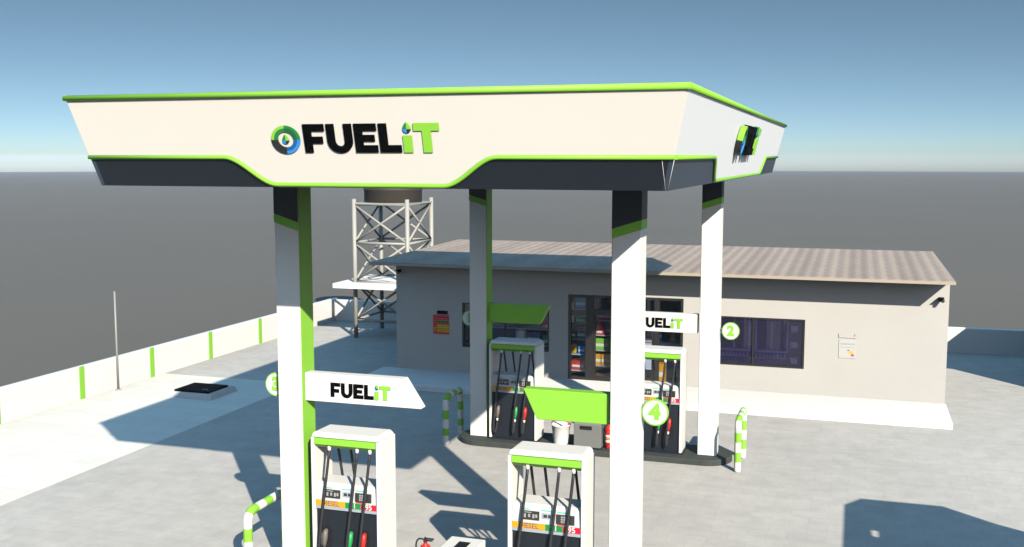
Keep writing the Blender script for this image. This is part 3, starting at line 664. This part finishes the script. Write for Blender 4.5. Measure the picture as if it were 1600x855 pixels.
# fuel pumps ----------------------------------------------------------------
def bez(p0, p1, p2, p3, n=14):
    p0, p1, p2, p3 = map(Vector, (p0, p1, p2, p3))
    return [p0 * (1 - t) ** 3 + p1 * 3 * t * (1 - t) ** 2 + p2 * 3 * t * t * (1 - t) + p3 * t ** 3 for t in [i / n for i in range(n + 1)]]
def make_pump(loc, label):
    """local: x 0..1.08 to the right, y 0 (front)..0.56 (back), z from the island top"""
    t = thing('fuel_pump', label, 'fuel pump', loc, 'fuel pumps on the islands')
    W, D, H = 1.08, .56, 2.15
    for xa in (0, W - .055):
        bm = BM(); box(bm, xa, xa + .055, 0, D, 0, H - .075); obj('side_post', bm, 'white', t, bevel=.012)
    bm = BM(); quadbox(bm, [(0, 0, H - .073), (W, 0, H - .073), (W, D, H - .073), (0, D, H - .073), (.03, .02, H), (W - .03, .02, H), (W - .05, D - .05, H), (.05, D - .05, H)]); obj('top_cap', bm, 'white', t, bevel=.025)
    bm = BM(); prism_x(bm, [(-.006, H - .075), (-.006, H - .165), (.07, H - .225), (D - .07, H - .225), (D + .006, H - .165), (D + .006, H - .075)], .057, W - .057); obj('hose_beam', bm, 'green', t)
    bm = BM(); box(bm, .057, W - .057, .05, D - .05, .0, 1.06); obj('lower_cabinet', bm, 'panel', t)
    bm = BM(); quadbox(bm, [(.057, .03, 1.07), (W - .057, .03, 1.07), (W - .057, D - .03, 1.07), (.057, D - .03, 1.07), (.057, .055, 1.36), (W - .057, .055, 1.36), (W - .057, D - .055, 1.36), (.057, D - .055, 1.36)])
    up = obj('display_cabinet', bm, 'face', t)
    bm = BM(); quadbox(bm, [(.058, .05, 1.361), (W - .058, .05, 1.361), (W - .058, D - .05, 1.361), (.058, D - .05, 1.361), (.058, .10, 1.40), (W - .058, .10, 1.40), (W - .058, D - .10, 1.40), (.058, D - .10, 1.40)]); obj('cabinet_top', bm, 'white', t)
    hx = (.27, .71, .91); fuel = (('nozgrey', .20), ('nozgreen', .60), ('nozred', .81))
    for side in (0, 1):
        fl = Matrix.Identity(4) if side == 0 else Matrix.Translation((W, D, 0)) @ Matrix.Rotation(math.pi, 4, 'Z')
        tilt = lambda z: .03 + .025 * (z - 1.07) / .29
        # display furniture
        bm = BM()
        def pl(b_, x0, x1, z0, z1, th, mi=0):
            quadbox(b_, [(x0, tilt(z0) - th, z0), (x1, tilt(z0) - th, z0), (x1, tilt(z0) - .0005, z0), (x0, tilt(z0) - .0005, z0), (x0, tilt(z1) - th, z1), (x1, tilt(z1) - th, z1), (x1, tilt(z1) - .0005, z1), (x0, tilt(z1) - .0005, z1)], mi)
        pl(bm, .20, .44, 1.195, 1.315, .012)
        s1 = obj('price_screen', bm, 'screen', t, matrix=fl)
        bm = BM()
        for i, xx in enumerate((.225, .285, .345, .385)): pl(bm, xx, xx + .028, 1.222 + (.01 if i % 2 else 0), 1.275, .015)
        pl(bm, .23, .33, 1.292, 1.302, .015)
        obj('digits', bm, 'lcd', s1, matrix=fl)
        bm = BM(); pl(bm, .48, .62, 1.23, 1.30, .012); s2 = obj('volume_screen', bm, 'rim', t, matrix=fl)
        bm = BM(); pl(bm, .50, .55, 1.245, 1.285, .015); pl(bm, .565, .60, 1.245, 1.285, .015); obj('digits', bm, 'screen', s2, matrix=fl)
        bm = BM(); pl(bm, .68, .93, 1.18, 1.305, .014); kp = obj('card_reader', bm, 'screen', t, matrix=fl)
        bm = BM()
        for i in range(2):
            for j in range(3): pl(bm, .745 + i * .035, .770 + i * .035, 1.20 + j * .032, 1.223 + j * .032, .018)
        obj('keypad', bm, 'lcd', kp, matrix=fl)
        bm = BM(); pl(bm, .21, .30, 1.328, 1.342, .004); pl(bm, .46, .60, 1.328, 1.342, .004); pl(bm, .69, .86, 1.322, 1.340, .004); obj('sticker', bm, 'teal', t, matrix=fl)
        bm = BM(); pl(bm, .69, .78, 1.158, 1.172, .004); obj('sticker', bm, 'red', t, matrix=fl)
        # fuel name strip
        z0, z1 = 1.075, 1.155
        for (xa, xb, m_, tx, tm, sz) in ((.058, .53, 'orange', 'DIESEL', 'nozgrey', .098), (.53, .775, 'fuelgreen', '91', 'white', .100), (.775, W - .058, 'red', '95', 'white', .108)):
            bm = BM(); box(bm, xa, xb, .012, .028, z0, z1); st = obj('grade_label', bm, m_, t, matrix=fl)
            bm = text_bm(tx, sz, .012, .003); bm.transform(Matrix.Translation(((xa + xb) / 2, .0105, (z0 + z1) / 2))); obj('lettering', bm, tm, st, matrix=fl)
        bm = BM(); box(bm, .058, W - .058, .015, .05, 1.03, 1.072); obj('grey_rim', bm, 'rim', t, matrix=fl)
        # nozzles in their boots, hoses
        for k, ((m_, nx), h0) in enumerate(zip(fuel, hx)):
            bm = BM(); bw = .085
            pts = [(nx - bw, .28), (nx + bw, .28)] + [(nx + bw * math.cos(R(180 * i / 8)), .70 + bw * .8 * math.sin(R(180 * i / 8))) for i in range(9)]
            prism_y(bm, pts, .044, .0495); obj('nozzle_boot', bm, 'recess', t, matrix=fl)
            bm = BM()
            tube(bm, [(nx + .015, .035, .72), (nx + .012, .0, .69), (nx + .006, -.01, .60), (nx - .006, -.005, .52), (nx - .01, .0, .46)], [.028, .04, .042, .03, .022], 10)
            box(bm, nx - .055, nx - .038, -.005, .01, .50, .66); box(bm, nx - .05, nx + .01, -.004, .009, .485, .50); box(bm, nx - .05, nx + .01, -.004, .009, .655, .67)
            nz = obj('nozzle', bm, m_, t, matrix=fl)
            bm = BM(); tube(bm, [(nx - .01, .0, .462), (nx - .013, .001, .40)], [.024, .02], 10); obj('swivel', bm, 'white', nz, matrix=fl)
            path = bez((h0, .055, H - .25), (h0 - .045, .005, H - .8), (h0 - .085, -.045, 1.0), (h0 - .125, -.075, .50), 16)
            path += bez((h0 - .125, -.075, .50), (h0 - .155, -.095, .12), (nx - .04, -.05, .02), (nx - .014, .001, .38), 14)[1:]
            bm = BM(); tube(bm, path, .021, 8); hs = obj('hose', bm, 'rubber', t, matrix=fl)
            bm = BM(); tube(bm, [(h0, .057, H - .19), (h0, .055, H - .26)], [.022, .028], 10); obj('hose_connector', bm, 'white', hs, matrix=fl)
    bm = BM(); box(bm, -.02, W + .02, -.01, D + .01, -.001, .03); obj('base_plate', bm, 'panel', t)
    return t
pump = make_pump((-7.37, 13.32, .125), 'near left fuel pump beside the column below the white lettered sign blade')
dup(pump, (-4.39, 13.32, .125), 'near right fuel pump below the plain lime sign blade')
dup(pump, (-7.46, 21.36, .125), 'far left fuel pump standing in shade beside the far left column')
dup(pump, (-4.36, 21.36, .125), 'far right fuel pump half hidden behind the nearest white column')

# bollard hoops ---------------------------------------------------------------
def hoop(x, y0, y1, label):
    t = thing('guard_hoop', label, 'bollard', (x, (y0 + y1) / 2, 0), 'striped guard hoops at the island ends')
    h = (y1 - y0) / 2; H = 1.03; r = .15
    path = [(0, -h, 0)] + [(0, -h, z) for z in [i * .04 for i in range(1, 22)]]
    path += [(0, -h + r - r * math.cos(R(a)), H - r + r * math.sin(R(a))) for a in range(0, 91, 15)]
    k = int((2 * h - 2 * r) / .04)
    path += [(0, -h + r + (2 * h - 2 * r) * i / k, H) for i in range(1, k)]
    path += [(0, h - r + r * math.sin(R(a)), H - r + r * math.cos(R(a))) for a in range(0, 91, 15)]
    path += [(0, h, z) for z in [.84 - i * .04 for i in range(0, 22)]]
    path = [p for i, p in enumerate(path) if i == 0 or (Vector(p) - Vector(path[i - 1])).length > 1e-4]
    LT = sum((Vector(path[i + 1]) - Vector(path[i])).length for i in range(len(path) - 1)); nb = 15; bl = LT / nb
    bm = BM(); tube(bm, path, .068, 14, mifun=lambda L: 1 if int(L / bl) % 2 == 0 else 0); obj('pipe', bm, ['green', 'white'], t)
hoop(-8.34, 13.16, 14.22, 'green and white striped guard hoop left of the front left column')
hoop(-8.34, 21.04, 21.95, 'shaded green and white striped guard hoop left of the far pumps')
hoop(-2.10, 20.92, 21.95, 'sunlit green and white striped guard hoop right of the far pumps')

# things on the islands --------------------------------------------------------
t = thing('water_bucket', 'white bucket with a red handle on the far island', 'bucket', (-5.86, 21.42, .124))
bm = BM(); lathe(bm, [(.15, 0), (.152, .02), (.20, .40), (.215, .41), (.215, .43), (.19, .43), (.14, .03)], (0, 0, 0), 28); obj('pail', bm, 'white', t)
bm = BM(); tube(bm, [(.205 * math.cos(R(a)), -.02 - .03 * math.sin(R(a)), .40 + .14 * math.sin(R(a))) for a in range(0, 181, 15)], .014, 8); obj('handle', bm, 'redpaint', t)
t = thing('waste_bin', 'grey box bin with a dark slot beside the bucket on the far island', 'bin', (-5.23, 21.42, .124))
bm = BM(); prism_x(bm, [(-.22, 0), (.22, 0), (.22, .64), (-.10, .64), (-.22, .52)], -.29, .29); obj('body', bm, 'bingrey', t, bevel=.012)
bm = BM(); box(bm, -.16, .10, -.226, -.215, .40, .48); obj('slot', bm, 'recess', t)
bm = BM(); box(bm, -.30, .30, -.23, .23, -.001, .03); obj('plinth', bm, 'panel', t)
def extinguisher(loc, label):
    t = thing('fire_extinguisher', label, 'fire extinguisher', loc, 'red extinguishers on the islands')
    bm = BM(); lathe(bm, [(.075, 0), (.085, .015), (.085, .42), (.07, .47), (.03, .50), (.028, .53)], (0, 0, 0), 20); obj('cylinder', bm, 'redpaint', t)
    bm = BM(); 
    n = 10
    for z0, z1, mi in ((.14, .19, 0), (.21, .23, 1), (.25, .30, 0)):
        for i in range(n):
            a0, a1 = R(200 + 140 * i / n), R(200 + 140 * (i + 1) / n)
            bm.faces.new([bm.verts.new((.0865 * math.cos(a), .0865 * math.sin(a), z)) for a, z in ((a0, z0), (a1, z0), (a1, z1), (a0, z1))]).material_index = mi
    obj('label_plate', bm, ['white', 'yellow'], t)
    bm = BM(); lathe(bm, [(.03, .531), (.03, .56)], (0, 0, 0), 12); box(bm, -.02, .13, -.015, .015, .575, .59); box(bm, -.02, .11, -.015, .015, .548, .56); tube(bm, [(0, 0, .55), (0, 0, .60)], .016, 8); obj('lever', bm, 'rubber', t)
    bm = BM(); tube(bm, bez((-.02, 0, .56), (-.16, 0, .62), (-.16, -.03, .45), (-.11, -.02, .30)) + [Vector((-.10, -.02, .12))], .013, 8); obj('hose', bm, 'rubber', t)
    return t
ex = extinguisher((-5.80, 13.80, .124), 'near red fire extinguisher with black lever, cut by the lower edge of the photo')
dup(ex, (-4.80, 21.38, .124), 'far red fire extinguisher beside the grey bin, half behind the nearest column')
t = thing('tissue_cabinet', 'white box cabinet with a dark slot in its top between the near pumps', 'cabinet', (-5.14, 13.52, .124))
bm = BM(); box(bm, -.26, .26, -.30, .30, 0, .66); obj('body', bm, 'white', t, bevel=.015)
bm = BM(); box(bm, -.07, .10, -.20, .12, .6605, .664); obj('slot', bm, 'recess', t)
bm = BM(); box(bm, .2605, .264, -.2, .2, .1, .5); obj('side_panel', bm, 'bingrey', t)

# ================================================================= WATER TOWER
tw = thing('water_tower', 'steel lattice tower carrying a dark round water tank behind the shop', 'tower', (-15.35, 33.93, 0))
hx_, hy_ = .98, 1.06
cr = [(-hx_, -hy_), (hx_, -hy_), (hx_, hy_), (-hx_, hy_)]
LEV = [.62, 1.95, 3.28, 4.60]
for x, y in cr: bm = BM(); tube(bm, [(x, y, 0), (x, y, 4.78)], .075, 10); obj('leg', bm, 'steel', tw)
for i in range(4):
    a, b = Vector((*cr[i], 0)), Vector((*cr[(i + 1) % 4], 0))
    for z in LEV: bm = BM(); tube(bm, [a + Vector((0, 0, z)), b + Vector((0, 0, z))], .042, 8); obj('ring_beam', bm, 'steel', tw)
    for z0, z1 in zip(LEV[:-1], LEV[1:]):
        for p, q in ((a, b), (b, a)):
            o_ = (b - a).orthogonal() if False else Vector((0, 0, 0))
            bm = BM(); tube(bm, [p + Vector((0, 0, z0 + .02)), q + Vector((0, 0, z1 - .02))], .038, 8); obj('brace', bm, 'steel', tw)
bm = BM(); lathe(bm, [(.98, 0), (1.0, .02), (1.0, .4), (1.02, .42), (1.02, .46), (1.0, .48), (1.0, 1.05), (.9, 1.25), (.3, 1.38), (.3, 1.45)], (0, 0, 4.65), 40); obj('tank', bm, 'tank', tw)
bm = BM(); box(bm, -hx_ - .05, hx_ + .05, -hy_ - .05, hy_ + .05, 4.605, 4.65); obj('tank_deck', bm, 'steel', tw)
bm = BM(); box(bm, -1.55, 2.4, -1.62, 1.3, 1.77, 1.93); obj('platform', bm, 'concrete', tw)

# flag pole, hatch ---------------------------------------------------------------
t = thing('flag_pole', 'thin bare grey pole standing by the left boundary wall', 'pole', (-18.65, 23.35, 0))
bm = BM(); tube(bm, [(0, 0, .02), (0, 0, 2.66)], [.032, .024], 10); obj('shaft', bm, 'polegrey', t)
bm = BM(); lathe(bm, [(.08, 0), (.08, .02), (.05, .03)], (0, 0, 0), 14); obj('base', bm, 'steel', t)
t = thing('tank_hatch', 'square black manhole lid on a low concrete kerb in the canopy shadow', 'hatch', (-16.25, 23.65, 0))
bm = BM(); quadbox(bm, [(-.58, -.62, 0), (.68, -.62, 0), (.68, .64, 0), (-.58, .64, 0), (-.54, -.5, .14), (.6, -.54, .14), (.6, .58, .14), (-.54, .58, .14)]); obj('kerb', bm, 'kerbgrey', t, bevel=.02)
bm = BM(); quadbox(bm, [(-.52, -.48, .141), (.52, -.48, .141), (.52, .42, .141), (-.52, .42, .141), (-.52, -.48, .19), (.52, -.48, .19), (.52, .42, .19), (-.52, .42, .19)]); ld = obj('lid', bm, 'black', t, bevel=.01)
bm = BM(); tube(bm, [(.25, -.33, .19), (.25, -.33, .215), (.38, -.33, .215), (.38, -.33, .19)], .01, 6); obj('handle', bm, 'steel', ld)

# ================================================================= beyond the frame, added only for the shadows they throw into view
t = thing('shadow_shelter', 'unseen added four post shelter, roof outlined to cast the lower right shadow', 'shelter', (5.2, 13.0, 0))  # unseen roof added, its outline and gap shaped for the cast shadow
def shel(a, b): return (a + 3.3 - 5.2, b - 4.15 - 13.0)
out = [shel(*p) for p in ((0, 14.6), (0, 19.4), (.28, 19.85), (1.67, 19.85), (2.44, 19.16), (4.2, 18.0), (4.2, 14.6))]
hole = [shel(*p) for p in ((.36, 17.88), (.56, 17.85), (.55, 18.29), (.34, 18.29))]
bm = BM()
prism_z(bm, [out[0], (hole[0][0], out[0][1]), hole[0], hole[3], (hole[3][0], out[2][1]), out[2], out[1]], 2.95, 3.05)
prism_z(bm, [(hole[0][0], out[0][1]), out[6], out[5], out[4], out[3], (hole[3][0], out[3][1]), hole[3], hole[2], hole[1], hole[0]], 2.95, 3.05)
obj('roof', bm, 'dark', t)
for x, y in ((-1.2, -2.2), (1.9, -2.2), (-1.0, 2.2), (1.2, 1.9)):
    bm = BM(); tube(bm, [(x, y, -.05), (x, y, 2.95)], .05, 10); obj('post', bm, 'steel', t)
t = thing('shadow_shed', 'unseen added flat roofed shed casting the shadow on the right back wall', 'shed', (7.6, 32.4, 0))  # unseen block added to shade the back wall at right
bm = BM(); box(bm, -1.75, 1.75, -2.9, 2.9, -.1, 2.85); obj('wall', bm, 'wall', t)
bm = BM(); box(bm, -1.8, 1.8, -3.0, 3.0, 2.85, 3.0); obj('roof', bm, 'roof', t)
bm = BM(); box(bm, -.5, .5, -2.93, -2.902, .02, 2.1); obj('door', bm, 'bingrey', t)
